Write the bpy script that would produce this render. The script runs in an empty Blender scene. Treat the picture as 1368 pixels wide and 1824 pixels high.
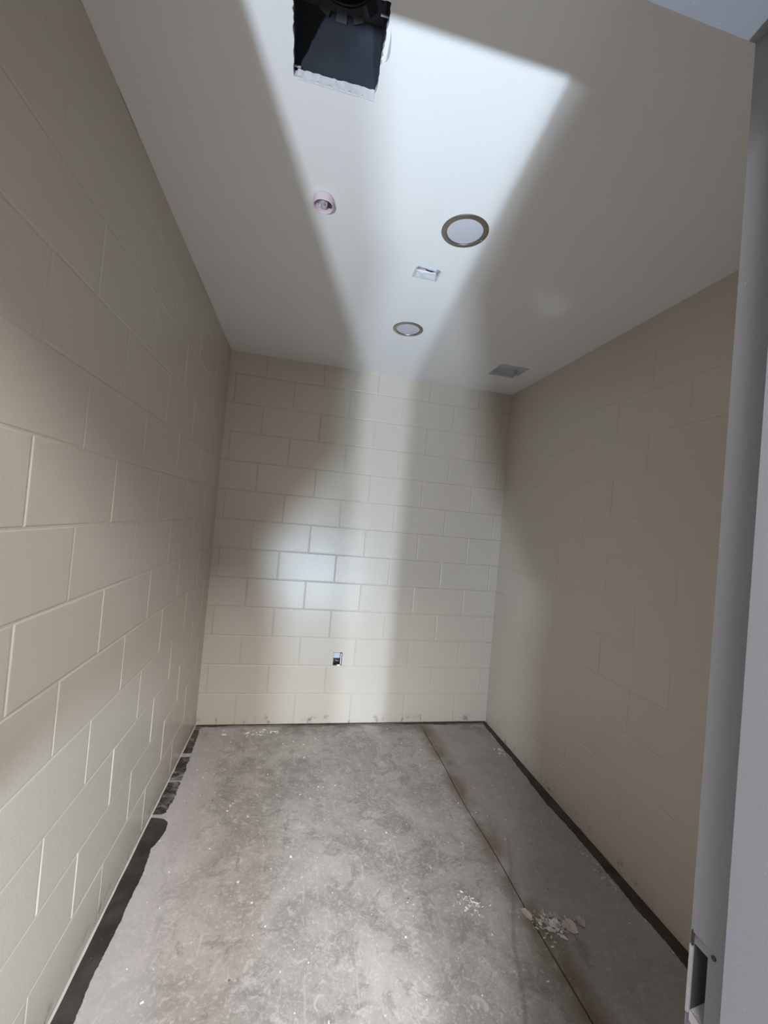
import bpy, bmesh, math, random
from mathutils import Vector, Matrix

random.seed(7)
S = bpy.context.scene
COL = S.collection

# ------------------------------------------------------------------ camera
cam_d = bpy.data.cameras.new('camera')
cam_d.sensor_fit = 'VERTICAL'
cam_d.sensor_height = 36.0
cam_d.lens = 726.27 / 1824 * 36.0
cam_d.clip_start = 0.01
cam = bpy.data.objects.new('camera', cam_d)
COL.objects.link(cam)
RIGHT = Vector((0.97590422, -0.19988794, 0.08749719))
DOWN = Vector((0.08936429, 0.00031957, -0.99599896))
FWD = Vector((0.19906022, 0.97981871, 0.01817472))
m = Matrix((RIGHT, -DOWN, -FWD)).transposed().to_4x4()
m.translation = Vector((-0.08041, -3.00148, 1.50878))
cam.matrix_world = m
S.camera = cam

# ------------------------------------------------------------------ world, exposure
w = bpy.data.worlds.new('world')
S.world = w
w.use_nodes = True
w.node_tree.nodes['Background'].inputs[0].default_value = (0.5, 0.52, 0.55, 1)
w.node_tree.nodes['Background'].inputs[1].default_value = 0.02
vs = S.view_settings
vs.view_transform = 'Standard'
vs.look = 'None'
vs.gamma = 1.0
vs.use_curve_mapping = False
vs.exposure = 0.55

# ------------------------------------------------------------------ lights of the corridor
LAMP_A = Vector((0.235, -4.30, 0.43))     # floor work light, straight outside the doorway
LAMP_B = Vector((-0.93, -4.30, 0.45))     # second floor work light further left
LAMP_C = Vector((0.05, -4.05, 2.72))      # corridor ceiling fixture
POWER_A, POWER_B, POWER_C = 64.0, 68.0, 120.0

def area(name, loc, target, power, color, shape, sx, sy=None):
    d = bpy.data.lights.new(name, 'AREA')
    d.energy = power
    d.color = color
    d.shape = shape
    d.size = sx
    if sy:
        d.size_y = sy
    o = bpy.data.objects.new(name, d)
    COL.objects.link(o)
    o.location = loc
    o.rotation_euler = (Vector(target) - Vector(loc)).to_track_quat('-Z', 'Y').to_euler()
    return o

area('work_light_glow', LAMP_A, (0.2, 0.0, 0.5), POWER_A, (0.66, 0.83, 1.0), 'DISK', 0.08)
area('work_light_glow', LAMP_B, (0.25, -1.4, 2.0), POWER_B, (0.72, 0.84, 1.0), 'DISK', 0.08)
area('corridor_light_glow', LAMP_C, (0.05, -4.05, 0.0), POWER_C, (1.0, 0.965, 0.945), 'RECTANGLE', 0.8, 0.8)

# ------------------------------------------------------------------ room measures (metres)
XL, XR = -0.6553, 1.4915          # left and right block walls
YF = -2.60                        # room side of the front wall
YO = -2.82                        # corridor side of the front wall
ZF, ZC = -0.013, 2.593            # floor and ceiling
BLK, CRS = 0.4064, 0.2032         # block module
JL, JR = -0.508, 0.416            # rabbet faces of the door frame
ZH = 2.134                        # head rabbet
STOP = 0.016

# ------------------------------------------------------------------ helpers
def link(o, parent=None):
    COL.objects.link(o)
    if parent:
        o.parent = parent
    return o

def mesh_obj(name, bm, mat, parent=None, smooth=False):
    me = bpy.data.meshes.new(name)
    bm.to_mesh(me)
    bm.free()
    if mat:
        me.materials.append(mat)
    if smooth:
        for p in me.polygons:
            p.use_smooth = True
    return link(bpy.data.objects.new(name, me), parent)

def tag(o, label=None, cat=None, group=None, kind=None):
    if label: o['label'] = label
    if cat: o['category'] = cat
    if group: o['group'] = group
    if kind: o['kind'] = kind
    return o

def empty(name, loc, rz=0):
    o = bpy.data.objects.new(name, None)
    o.empty_display_size = 0.05
    o.location = loc
    o.rotation_euler.z = rz
    COL.objects.link(o)
    return o

def box(bm, x0, x1, y0, y1, z0, z1, bev=0.0):
    vs_ = [bm.verts.new((x, y, z)) for z in (z0, z1) for y in (y0, y1) for x in (x0, x1)]
    fs = []
    for idx in ((0, 2, 3, 1), (4, 5, 7, 6), (0, 1, 5, 4), (2, 6, 7, 3), (0, 4, 6, 2), (1, 3, 7, 5)):
        fs.append(bm.faces.new([vs_[i] for i in idx]))
    if bev:
        es = list({e for f in fs for e in f.edges})
        bmesh.ops.bevel(bm, geom=es, offset=bev, segments=2, affect='EDGES')
    return bm

def quad(bm, *pts):
    return bm.faces.new([bm.verts.new(p) for p in pts])

def lathe(bm, prof, seg=40, center=(0, 0, 0), close=False):
    """revolve a list of (r, z) about Z"""
    cx, cy, cz = center
    rings = []
    for r, z in prof:
        if r < 1e-6:
            rings.append([bm.verts.new((cx, cy, cz + z))])
        else:
            rings.append([bm.verts.new((cx + r * math.cos(2 * math.pi * i / seg),
                                        cy + r * math.sin(2 * math.pi * i / seg), cz + z)) for i in range(seg)])
    n = len(rings)
    for k in range(n if close else n - 1):
        a, b = rings[k], rings[(k + 1) % n]
        for i in range(seg):
            j = (i + 1) % seg
            if len(a) == 1 and len(b) == 1:
                continue
            if len(a) == 1:
                bm.faces.new((a[0], b[i], b[j]))
            elif len(b) == 1:
                bm.faces.new((a[i], b[0], a[j]))
            else:
                bm.faces.new((a[i], b[i], b[j], a[j]))
    return bm

def tube(bm, pts, r, seg=8):
    pts = [Vector(p) for p in pts]
    rings = []
    prev = None
    for i, p in enumerate(pts):
        t = (pts[min(i + 1, len(pts) - 1)] - pts[max(i - 1, 0)]).normalized()
        ref = Vector((0, 0, 1)) if abs(t.z) < 0.9 else Vector((1, 0, 0))
        if prev is not None:
            ref = prev
        u = (ref - t * ref.dot(t)).normalized()
        v = t.cross(u)
        prev = u
        rings.append([bm.verts.new(p + r * (math.cos(2 * math.pi * k / seg) * u + math.sin(2 * math.pi * k / seg) * v))
                      for k in range(seg)])
    for a, b in zip(rings, rings[1:]):
        for k in range(seg):
            bm.faces.new((a[k], a[(k + 1) % seg], b[(k + 1) % seg], b[k]))
    bm.faces.new(rings[0][::-1])
    bm.faces.new(rings[-1])
    return bm

def spline(pts, n=6):
    """Catmull-Rom through the points"""
    P = [Vector(p) for p in pts]
    P = [P[0]] + P + [P[-1]]
    out = []
    for i in range(1, len(P) - 2):
        for k in range(n):
            t = k / n
            a, b, c, d = P[i - 1:i + 3]
            out.append(0.5 * ((2 * b) + (c - a) * t + (2 * a - 5 * b + 4 * c - d) * t * t + (3 * b - a - 3 * c + d) * t ** 3))
    out.append(P[-2])
    return out

# ------------------------------------------------------------------ materials
class NT:
    def __init__(self, name):
        self.mat = bpy.data.materials.new(name)
        self.mat.use_nodes = True
        self.t = self.mat.node_tree
        self.b = self.t.nodes['Principled BSDF']
        self.co = self.t.nodes.new('ShaderNodeTexCoord')
    def n(self, kind, **kw):
        o = self.t.nodes.new('ShaderNode' + kind)
        for k, v in kw.items():
            setattr(o, k, v)
        return o
    def put(self, sock, v):
        if hasattr(v, 'is_output') or isinstance(v, bpy.types.NodeSocket):
            self.t.links.new(v, sock)
        else:
            sock.default_value = v
    def math(self, op, a, b=None, c=None, clamp=False):
        o = self.n('Math', operation=op, use_clamp=clamp)
        for i, v in enumerate((a, b, c)):
            if v is not None:
                self.put(o.inputs[i], v)
        return o.outputs[0]
    def noise(self, scale, detail=4, rough=0.5, dist=0.0, vec=None):
        o = self.n('TexNoise')
        o.inputs['Scale'].default_value = scale
        o.inputs['Detail'].default_value = detail
        o.inputs['Roughness'].default_value = rough
        o.inputs['Distortion'].default_value = dist
        self.put(o.inputs['Vector'], vec if vec is not None else self.vec())
        return o.outputs['Fac']
    def vec(self, scale=None):
        if scale is None:
            return self.co.outputs['Object']
        o = self.n('Mapping')
        self.put(o.inputs['Vector'], self.co.outputs['Object'])
        o.inputs['Scale'].default_value = scale
        return o.outputs[0]
    def world(self):
        g = self.n('NewGeometry')
        return g.outputs['Position']
    def sep(self, v):
        o = self.n('SeparateXYZ')
        self.put(o.inputs[0], v)
        return o.outputs
    def step(self, v, a, b):
        o = self.n('MapRange', interpolation_type='SMOOTHSTEP')
        self.put(o.inputs['Value'], v)
        o.inputs['From Min'].default_value = a
        o.inputs['From Max'].default_value = b
        return o.outputs[0]
    def mix(self, f, a, b):
        o = self.n('Mix', data_type='RGBA')
        self.put(o.inputs[0], f)
        for s, v in ((o.inputs[6], a), (o.inputs[7], b)):
            if isinstance(v, tuple):
                s.default_value = (*v, 1) if len(v) == 3 else v
            else:
                self.put(s, v)
        return o.outputs[2]
    def bump(self, h, strength, dist):
        o = self.n('Bump')
        o.inputs['Strength'].default_value = strength
        o.inputs['Distance'].default_value = dist
        self.put(o.inputs['Height'], h)
        self.put(self.b.inputs['Normal'], o.outputs[0])
    def base(self, c):
        if isinstance(c, tuple):
            self.b.inputs['Base Color'].default_value = (*c, 1)
        else:
            self.put(self.b.inputs['Base Color'], c)
    def set(self, rough=None, metal=None, spec=None):
        if rough is not None: self.put(self.b.inputs['Roughness'], rough)
        if metal is not None: self.b.inputs['Metallic'].default_value = metal
        if spec is not None: self.b.inputs['Specular IOR Level'].default_value = spec

def plain(name, c, rough=0.6, metal=0.0, nz=40, amt=0.12, bump=0.0):
    t = NT(name)
    f = t.noise(nz, 4)
    a = tuple(v * (1 - amt) for v in c)
    b = tuple(min(1, v * (1 + amt)) for v in c)
    t.base(t.mix(f, a, b))
    t.set(rough, metal)
    if bump:
        t.bump(t.noise(nz * 3, 3), bump, 0.001)
    return t.mat

def mat_block():
    t = NT('painted_block')
    pos = t.world()
    big = t.noise(1.7, 3, vec=pos)
    c = t.mix(big, (0.53, 0.477, 0.405), (0.57, 0.517, 0.445))
    # scuffs and grime with shapes of their own along the foot of the wall
    z = t.sep(pos)[2]
    low = t.math('SUBTRACT', 1.0, t.step(z, 0.0, 0.075))
    g = t.step(t.noise(14, 6, 0.65, vec=pos), 0.53, 0.70)
    c = t.mix(t.math('MULTIPLY', t.math('MULTIPLY', low, g), 0.75), c, (0.07, 0.06, 0.05))
    t.base(c)
    r = t.noise(5, 3, vec=pos)
    t.set(t.math('MULTIPLY_ADD', r, 0.05, 0.205), 0.0, 0.45)
    h = t.math('ADD', t.noise(240, 3, 0.6, vec=pos), t.math('MULTIPLY', t.noise(110, 4, 0.65, vec=pos), 1.3))
    t.bump(h, 0.42, 0.0012)
    return t.mat

def mat_ceiling():
    t = NT('ceiling_paint')
    f = t.noise(2.2, 3)
    t.base(t.mix(f, (0.74, 0.735, 0.715), (0.78, 0.775, 0.755)))
    t.set(0.75, 0.0, 0.3)
    t.bump(t.noise(160, 4, 0.6), 0.12, 0.001)
    return t.mat

def mat_floor():
    t = NT('raw_concrete')
    v = t.vec()
    x, y, _ = t.sep(v)
    n1 = t.noise(2.6, 9, 0.62, 1.2)
    c = t.mix(t.step(n1, 0.3, 0.72), (0.282, 0.258, 0.238), (0.468, 0.432, 0.408))
    # trowel swirls and scratches
    n2 = t.noise(4.0, 8, 0.68, 1.6)
    veins = t.math('POWER', t.math('SUBTRACT', 1.0, t.math('ABSOLUTE', t.math('MULTIPLY_ADD', n2, 2.0, -1.0))), 22.0)
    c = t.mix(t.math('MULTIPLY', veins, 0.16), c, (0.62, 0.585, 0.56))
    n3 = t.noise(7, 9, 0.7, 1.3)
    c = t.mix(t.math('MULTIPLY', t.step(n3, 0.52, 0.62), 0.5), c, (0.20, 0.19, 0.182))
    n4 = t.noise(30, 8, 0.72, 0.9)
    c = t.mix(t.math('MULTIPLY', t.step(n4, 0.53, 0.63), 0.5), c, (0.62, 0.59, 0.57))
    # drag scratches
    vs1 = t.n('Mapping')
    t.put(vs1.inputs['Vector'], v)
    vs1.inputs['Rotation'].default_value = (0, 0, 0.9)
    vs1.inputs['Scale'].default_value = (26, 1.6, 1)
    n5 = t.noise(2.0, 4, 0.6, 0.7, vec=vs1.outputs[0])
    c = t.mix(t.math('MULTIPLY', t.step(n5, 0.63, 0.70), 0.3), c, (0.65, 0.62, 0.6))
    vs2 = t.n('Mapping')
    t.put(vs2.inputs['Vector'], v)
    vs2.inputs['Rotation'].default_value = (0, 0, -0.7)
    vs2.inputs['Scale'].default_value = (30, 2.2, 1)
    n6 = t.noise(1.6, 5, 0.65, 1.0, vec=vs2.outputs[0])
    c = t.mix(t.math('MULTIPLY', t.step(n6, 0.60, 0.70), 0.28), c, (0.21, 0.20, 0.19))
    n7 = t.noise(90, 4, 0.7, 0.4)
    c = t.mix(t.math('MULTIPLY', t.step(n7, 0.5, 0.70), 0.42), c, (0.66, 0.63, 0.61))
    # paint dust along the left wall
    edge = t.math('MULTIPLY_ADD', t.noise(3.5, 4), 0.30, -0.15)
    xb = t.math('ADD', x, edge)
    dust = t.math('SUBTRACT', 1.0, t.step(xb, -0.53, -0.33))
    c = t.mix(t.math('MULTIPLY', dust, 0.62), c, (0.485, 0.445, 0.44))
    # smoother right hand pour
    right = t.step(x, 0.948, 0.954)
    c = t.mix(t.math('MULTIPLY', right, 0.62), c, (0.36, 0.335, 0.318))
    # brown dirt gathered along the saw cut
    d = t.math('ABSOLUTE', t.math('SUBTRACT', x, 0.965))
    dirt = t.math('MULTIPLY', t.math('SUBTRACT', 1.0, t.step(d, 0.0, 0.11)), t.step(t.noise(4.5, 5, 0.6), 0.30, 0.56))
    c = t.mix(t.math('MULTIPLY', dirt, 0.85), c, (0.175, 0.132, 0.092))
    # drag line crossing the cut
    lx = t.math('MULTIPLY_ADD', y, -0.432, -0.045)     # place of the line at this y
    lx = t.math('ADD', 0.39, t.math('MULTIPLY', t.math('ADD', y, 2.60), 0.462))
    dl = t.math('ABSOLUTE', t.math('SUBTRACT', x, t.math('ADD', lx, t.math('MULTIPLY_ADD', t.noise(3, 2), 0.06, -0.03))))
    seg = t.math('MULTIPLY', t.step(y, -2.2, -2.0), t.math('SUBTRACT', 1.0, t.step(y, -1.2, -1.08)))
    line = t.math('MULTIPLY', t.math('SUBTRACT', 1.0, t.step(dl, 0.0, 0.016)), seg)
    c = t.mix(t.math('MULTIPLY', line, 0.45), c, (0.17, 0.165, 0.17))
    # chalky green smear
    gx = t.math('DIVIDE', t.math('SUBTRACT', x, 1.082), 0.035)
    gy = t.math('DIVIDE', t.math('ADD', y, 1.675), 0.085)
    gd = t.math('ADD', t.math('MULTIPLY', gx, gx), t.math('MULTIPLY', gy, gy))
    gm = t.math('MULTIPLY', t.math('SUBTRACT', 1.0, t.step(gd, 0.2, 1.1)), t.step(t.noise(25, 4), 0.35, 0.55))
    c = t.mix(t.math('MULTIPLY', gm, 0.6), c, (0.20, 0.215, 0.165))
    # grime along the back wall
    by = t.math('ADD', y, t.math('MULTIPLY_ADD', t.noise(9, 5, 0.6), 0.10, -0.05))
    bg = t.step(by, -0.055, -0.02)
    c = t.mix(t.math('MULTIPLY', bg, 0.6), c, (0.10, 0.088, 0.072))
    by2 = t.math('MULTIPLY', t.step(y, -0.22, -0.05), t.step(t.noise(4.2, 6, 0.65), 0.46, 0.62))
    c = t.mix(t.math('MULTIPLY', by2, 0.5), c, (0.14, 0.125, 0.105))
    # white paint specks and dark dots
    vo = t.n('TexVoronoi')
    vo.inputs['Scale'].default_value = 16
    t.put(vo.inputs['Vector'], v)
    cr = t.sep(vo.outputs['Color'])
    sp = t.math('MULTIPLY', t.math('LESS_THAN', vo.outputs['Distance'], 0.075), t.math('GREATER_THAN', cr[0], 0.80))
    c = t.mix(t.math('MULTIPLY', sp, 0.8), c, (0.70, 0.67, 0.64))
    vo2 = t.n('TexVoronoi')
    vo2.inputs['Scale'].default_value = 60
    t.put(vo2.inputs['Vector'], v)
    cr2 = t.sep(vo2.outputs['Color'])
    sp2 = t.math('MULTIPLY', t.math('LESS_THAN', vo2.outputs['Distance'], 0.16), t.math('GREATER_THAN', cr2[1], 0.88))
    c = t.mix(t.math('MULTIPLY', sp2, 0.45), c, (0.60, 0.575, 0.55))
    vo3 = t.n('TexVoronoi')
    vo3.inputs['Scale'].default_value = 9
    t.put(vo3.inputs['Vector'], v)
    cr3 = t.sep(vo3.outputs['Color'])
    sp3 = t.math('MULTIPLY', t.math('LESS_THAN', vo3.outputs['Distance'], 0.035), t.math('GREATER_THAN', cr3[2], 0.6))
    c = t.mix(t.math('MULTIPLY', sp3, 0.7), c, (0.07, 0.06, 0.05))
    t.base(c)
    t.set(t.math('MULTIPLY_ADD', n1, 0.25, 0.5), 0.0, 0.35)
    hb = t.math('ADD', n4, t.math('MULTIPLY', n2, 0.6))
    t.bump(hb, 0.25, 0.002)
    return t.mat

def mat_strip(name, c0, c1):
    t = NT(name)
    pos = t.world()
    f = t.noise(9, 6, 0.65, 0.6, vec=pos)
    c = t.mix(t.step(f, 0.35, 0.72), c0, c1)
    sp = t.step(t.noise(70, 3, 0.5, vec=pos), 0.68, 0.76)
    c = t.mix(t.math('MULTIPLY', sp, 0.4), c, (0.3, 0.28, 0.26))
    t.base(c)
    t.set(0.55)
    t.bump(t.noise(40, 5, vec=pos), 0.3, 0.002)
    return t.mat

def mat_frame():
    t = NT('grey_frame_paint')
    pos = t.world()
    c = t.mix(t.noise(3, 4, vec=pos), (0.178, 0.180, 0.196), (0.212, 0.214, 0.232))
    sc = t.n('Mapping')
    t.put(sc.inputs['Vector'], pos)
    sc.inputs['Rotation'].default_value = (0.25, 0, 0)
    sc.inputs['Scale'].default_value = (60, 60, 4)
    s = t.step(t.noise(1.6, 3, 0.5, vec=sc.outputs[0]), 0.72, 0.78)
    c = t.mix(t.math('MULTIPLY', s, 0.35), c, (0.45, 0.45, 0.47))
    sp = t.step(t.noise(190, 2, vec=pos), 0.74, 0.80)
    c = t.mix(t.math('MULTIPLY', sp, 0.5), c, (0.5, 0.5, 0.52))
    t.base(c)
    t.set(0.42, 0.0, 0.45)
    t.bump(t.noise(300, 3, vec=pos), 0.15, 0.0006)
    return t.mat

M_BLOCK = mat_block()
M_CEIL = mat_ceiling()
M_FLOOR = mat_floor()
M_FRAME = mat_frame()
M_STRIP_L = mat_strip('dark_sealer', (0.022, 0.019, 0.017), (0.055, 0.048, 0.042))
M_STRIP_R = mat_strip('dark_glue', (0.030, 0.024, 0.018), (0.075, 0.062, 0.045))
def mat_worn():
    t = NT('worn_sealer')
    pos = t.world()
    mp = t.n('Mapping')
    t.put(mp.inputs['Vector'], pos)
    mp.inputs['Scale'].default_value = (11, 16, 1)
    f = t.noise(1.0, 8, 0.75, 0.8, vec=mp.outputs[0])
    c = t.mix(t.step(f, 0.44, 0.68), (0.03, 0.027, 0.025), (0.25, 0.235, 0.225))
    t.base(c)
    t.set(0.6)
    return t.mat
M_STRIP_W = mat_worn()
M_WALL = plain('plain_wall_paint', (0.50, 0.455, 0.385), 0.5, nz=6, amt=0.04)
M_GYP = plain('gypsum_edge', (0.60, 0.59, 0.58), 0.9, nz=60, amt=0.25, bump=0.3)
M_BLACK = plain('black_duct_liner', (0.055, 0.060, 0.072), 0.40, nz=9, amt=0.5)
M_COLLAR = plain('dark_collar_metal', (0.016, 0.016, 0.017), 0.6, 0.0, nz=14, amt=0.3)
M_GALV = plain('galvanised_steel', (0.66, 0.67, 0.70), 0.4, 0.3, nz=24, amt=0.2)
M_BOOT = plain('galvanised_boot', (0.66, 0.67, 0.72), 0.5, 0.0, nz=14, amt=0.12)
M_TRIM = plain('satin_nickel', (0.36, 0.335, 0.31), 0.30, 1.0, nz=30, amt=0.06)
M_LENS = plain('frosted_lens', (0.50, 0.50, 0.535), 0.35, nz=20, amt=0.02)
M_PINK = plain('pinkish_plastic', (0.66, 0.55, 0.58), 0.4, nz=30, amt=0.05)
M_BRASS = plain('sprinkler_metal', (0.62, 0.60, 0.62), 0.3, 0.5, nz=30, amt=0.1)
M_DARK = plain('dark_recess', (0.045, 0.03, 0.035), 0.7)
M_WIREW = plain('white_wire', (0.72, 0.70, 0.70), 0.45)
M_WIREP = plain('pale_red_wire', (0.55, 0.36, 0.36), 0.45)
M_WIREK = plain('black_wire', (0.02, 0.02, 0.022), 0.4)
M_BOX = plain('outlet_box_black', (0.022, 0.023, 0.026), 0.35, nz=30, amt=0.3)
M_CHIP = plain('beige_paint_chip', (0.64, 0.57, 0.49), 0.7, nz=50, amt=0.15)
M_CHIPW = plain('white_paint_chip', (0.80, 0.79, 0.77), 0.7, nz=50, amt=0.1)
M_CHIPG = plain('grey_mortar_crumb', (0.46, 0.45, 0.42), 0.9, nz=80, amt=0.3)
M_GROOVE = plain('groove_dirt', (0.028, 0.022, 0.016), 0.9)

# ------------------------------------------------------------------ block walls
_block_cache = {}

def block_mesh(bw, bh, hole=None, deep=.003):
    """painted block, front facing -Y, centred; edges eased towards the joint"""
    key = (round(bw, 3), round(bh, 3), hole, deep)
    if key in _block_cache:
        return _block_cache[key]
    bm = bmesh.new()
    hx, hz = bw / 2, bh / 2
    rings = []
    for inset, y in ((0.0066, 0.0), (0.0044, deep * .2), (0.0014, deep), (0.0014, 0.012)):
        a, b = hx - inset, hz - inset
        rings.append([bm.verts.new(q) for q in ((-a, y, -b), (a, y, -b), (a, y, b), (-a, y, b))])
    if hole is None:
        bm.faces.new(rings[0])
    else:
        x0, x1, z0, z1 = hole
        a = [bm.verts.new(q) for q in ((x0, 0, z0), (x1, 0, z0), (x1, 0, z1), (x0, 0, z1))]
        b = [bm.verts.new(q) for q in ((x0, .012, z0), (x1, .012, z0), (x1, .012, z1), (x0, .012, z1))]
        for i in range(4):
            j = (i + 1) % 4
            bm.faces.new((rings[0][i], rings[0][j], a[j], a[i]))
            bm.faces.new((a[i], a[j], b[j], b[i]))
    for r0, r1 in zip(rings, rings[1:]):
        for i in range(4):
            j = (i + 1) % 4
            bm.faces.new((r0[i], r1[i], r1[j], r0[j]))
    bmesh.ops.recalc_face_normals(bm, faces=bm.faces)
    me = bpy.data.meshes.new('block')
    bm.to_mesh(me)
    bm.free()
    me.materials.append(M_BLOCK)
    _block_cache[key] = me
    return me

OUT = (0.247, 0.311, 0.413, 0.507)      # opening of the wall box on the back wall (x0, x1, z0, z1)

def block_wall(wall, place, rz, u0, u1, odd_at, tilt, deep):
    """u runs along the wall; place(u, z, d) -> world point at depth d behind the face"""
    course = 0
    while course * CRS < ZC:
        c = course + 1
        z0 = course * CRS if course else ZF
        z1 = min(c * CRS, ZC)
        off = odd_at + (0 if c % 2 else BLK / 2)
        k = math.floor((u0 - off) / BLK)
        while off + k * BLK < u1 - 1e-4:
            a, b = max(off + k * BLK, u0), min(off + (k + 1) * BLK, u1)
            k += 1
            if b - a < 0.02:
                continue
            hole = None
            uc, zc = (a + b) / 2, (z0 + z1) / 2
            if wall.name.startswith('wall_back') and a < OUT[0] < b and z0 < OUT[2] < z1:
                hole = tuple(round(q, 4) for q in (OUT[0] - uc, OUT[1] - uc, OUT[2] - zc, OUT[3] - zc))
            ea = .007 if a - u0 < 1e-4 else 0
            eb = .007 if u1 - b < 1e-4 else 0
            et = .007 if ZC - z1 < 1e-4 else 0
            eo = .007 if course == 0 else 0
            uc += (eb - ea) / 2
            zc += (et - eo) / 2
            o = bpy.data.objects.new('block', block_mesh(b - a + ea + eb, z1 - z0 + et + eo, hole, deep))
            o.location = place(uc, zc, random.uniform(0, 0.0009))
            o.rotation_euler = (random.gauss(0, tilt), 0, rz + (0 if hole else random.gauss(0, tilt)))
            link(o, wall)
        course += 1

MORT = 0.0041
# back wall: mortar face with the opening for the wall box, and a core behind it
bm = bmesh.new()
xs = [XL, OUT[0], OUT[1], XR]
zs = [ZF, OUT[2], OUT[3], ZC]
for i in range(3):
    for j in range(3):
        if i == 1 and j == 1:
            continue
        quad(bm, (xs[i], MORT, zs[j]), (xs[i + 1], MORT, zs[j]), (xs[i + 1], MORT, zs[j + 1]), (xs[i], MORT, zs[j + 1]))
box(bm, XL - .2, XR + .2, 0.085, 0.20, ZF, ZC)
wall_back = tag(mesh_obj('wall_back', bm, M_BLOCK), 'beige painted block wall at the end of the room', kind='structure')
block_wall(wall_back, lambda u, z, d: (u, d, z), 0.0, XL, XR, 0.0, 0.0024, 0.0044)

bm = bmesh.new()
box(bm, XL - .2, XL - 0.0021, YF, 0.0, ZF, ZC)
wall_left = tag(mesh_obj('wall_left', bm, M_BLOCK), 'beige painted block wall on the left', kind='structure')
block_wall(wall_left, lambda u, z, d: (XL - d, u, z), math.pi / 2, YF, 0.0, -1.9927 + BLK / 2, 0.0028, 0.0023)

bm = bmesh.new()
box(bm, XR + 0.0017, XR + .2, YF, 0.0, ZF, ZC)
wall_right = tag(mesh_obj('wall_right', bm, M_BLOCK), 'beige painted block wall on the right', kind='structure')
block_wall(wall_right, lambda u, z, d: (XR + d, -u, z), -math.pi / 2, 0.0, -YF, 0.7558, 0.0018, 0.0018)

# front wall with the doorway
bm = bmesh.new()
box(bm, XL - .2, JL - .03, YO + .004, YF - .004, ZF, 3.0)
box(bm, JR + .03, XR + .2, YO + .004, YF - .004, ZF, 3.0)
box(bm, JL - .03, JR + .03, YO + .004, YF - .004, ZH + .03, 3.0)
tag(mesh_obj('wall_front', bm, M_WALL), 'beige wall holding the doorway', kind='structure')

# corridor outside the doorway
CX0, CX1, CY0, CZ = -2.6, 2.6, -5.4, 2.75
bm = bmesh.new()
box(bm, CX0, CX1, CY0 - .1, CY0, ZF, CZ)
tag(mesh_obj('wall_corridor_far', bm, M_WALL), 'corridor wall opposite the doorway', kind='structure')
for nm, a, b in (('wall_corridor_left', CX0 - .1, CX0), ('wall_corridor_right', CX1, CX1 + .1)):
    bm = bmesh.new()
    box(bm, a, b, CY0, YO, ZF, CZ)
    tag(mesh_obj(nm, bm, M_WALL), 'corridor end wall', kind='structure')
for nm, a, b in (('wall_corridor_near_left', CX0, XL - .2), ('wall_corridor_near_right', XR + .2, CX1)):
    bm = bmesh.new()
    box(bm, a, b, YO, YO + .1, ZF, CZ)
    tag(mesh_obj(nm, bm, M_WALL), 'corridor wall beside the doorway', kind='structure')
bm = bmesh.new()
box(bm, CX0, CX1, CY0, YO, CZ, CZ + .06)
tag(mesh_obj('ceiling_corridor', bm, M_CEIL), 'corridor ceiling', kind='structure')

# ------------------------------------------------------------------ floor: two pours with a saw cut between them
def cut_x(y):
    return 0.951 + 0.006 * math.sin(3.1 * y + 0.6) + 0.004 * math.sin(9.0 * y)

bm = bmesh.new()
ys = [0.0 + (-2.6) * i / 40 for i in range(41)]
GW = 0.0030
for a, b in zip(ys, ys[1:]):
    g0 = GW if a < -0.09 else 0.0002
    g1 = GW if b < -0.09 else 0.0002
    quad(bm, (XL, b, ZF), (cut_x(b) - g1, b, ZF), (cut_x(a) - g0, a, ZF), (XL, a, ZF))
    quad(bm, (cut_x(b) + g1, b, ZF), (XR, b, ZF), (XR, a, ZF), (cut_x(a) + g0, a, ZF))
    quad(bm, (cut_x(b) - g1, b, ZF), (cut_x(b) - g1, b, ZF - .012), (cut_x(a) - g0, a, ZF - .012), (cut_x(a) - g0, a, ZF))
    quad(bm, (cut_x(b) + g1, b, ZF - .012), (cut_x(b) + g1, b, ZF), (cut_x(a) + g0, a, ZF), (cut_x(a) + g0, a, ZF - .012))
quad(bm, (CX0, CY0, ZF), (CX1, CY0, ZF), (CX1, -2.6, ZF), (CX0, -2.6, ZF))
box(bm, CX0, CX1, CY0, 0.1, ZF - .10, ZF - .0121)
floor = tag(mesh_obj('floor', bm, M_FLOOR), 'dusty bare concrete floor with a saw cut', kind='structure')
bm = bmesh.new()
for a, b in zip(ys[1:], ys[2:]):
    quad(bm, (cut_x(b) - GW, b, ZF - .006), (cut_x(b) + GW, b, ZF - .006), (cut_x(a) + GW, a, ZF - .006), (cut_x(a) - GW, a, ZF - .006))
tag(mesh_obj('saw_cut_dirt', bm, M_GROOVE, floor), 'dark dirt packed in the saw cut')

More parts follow.
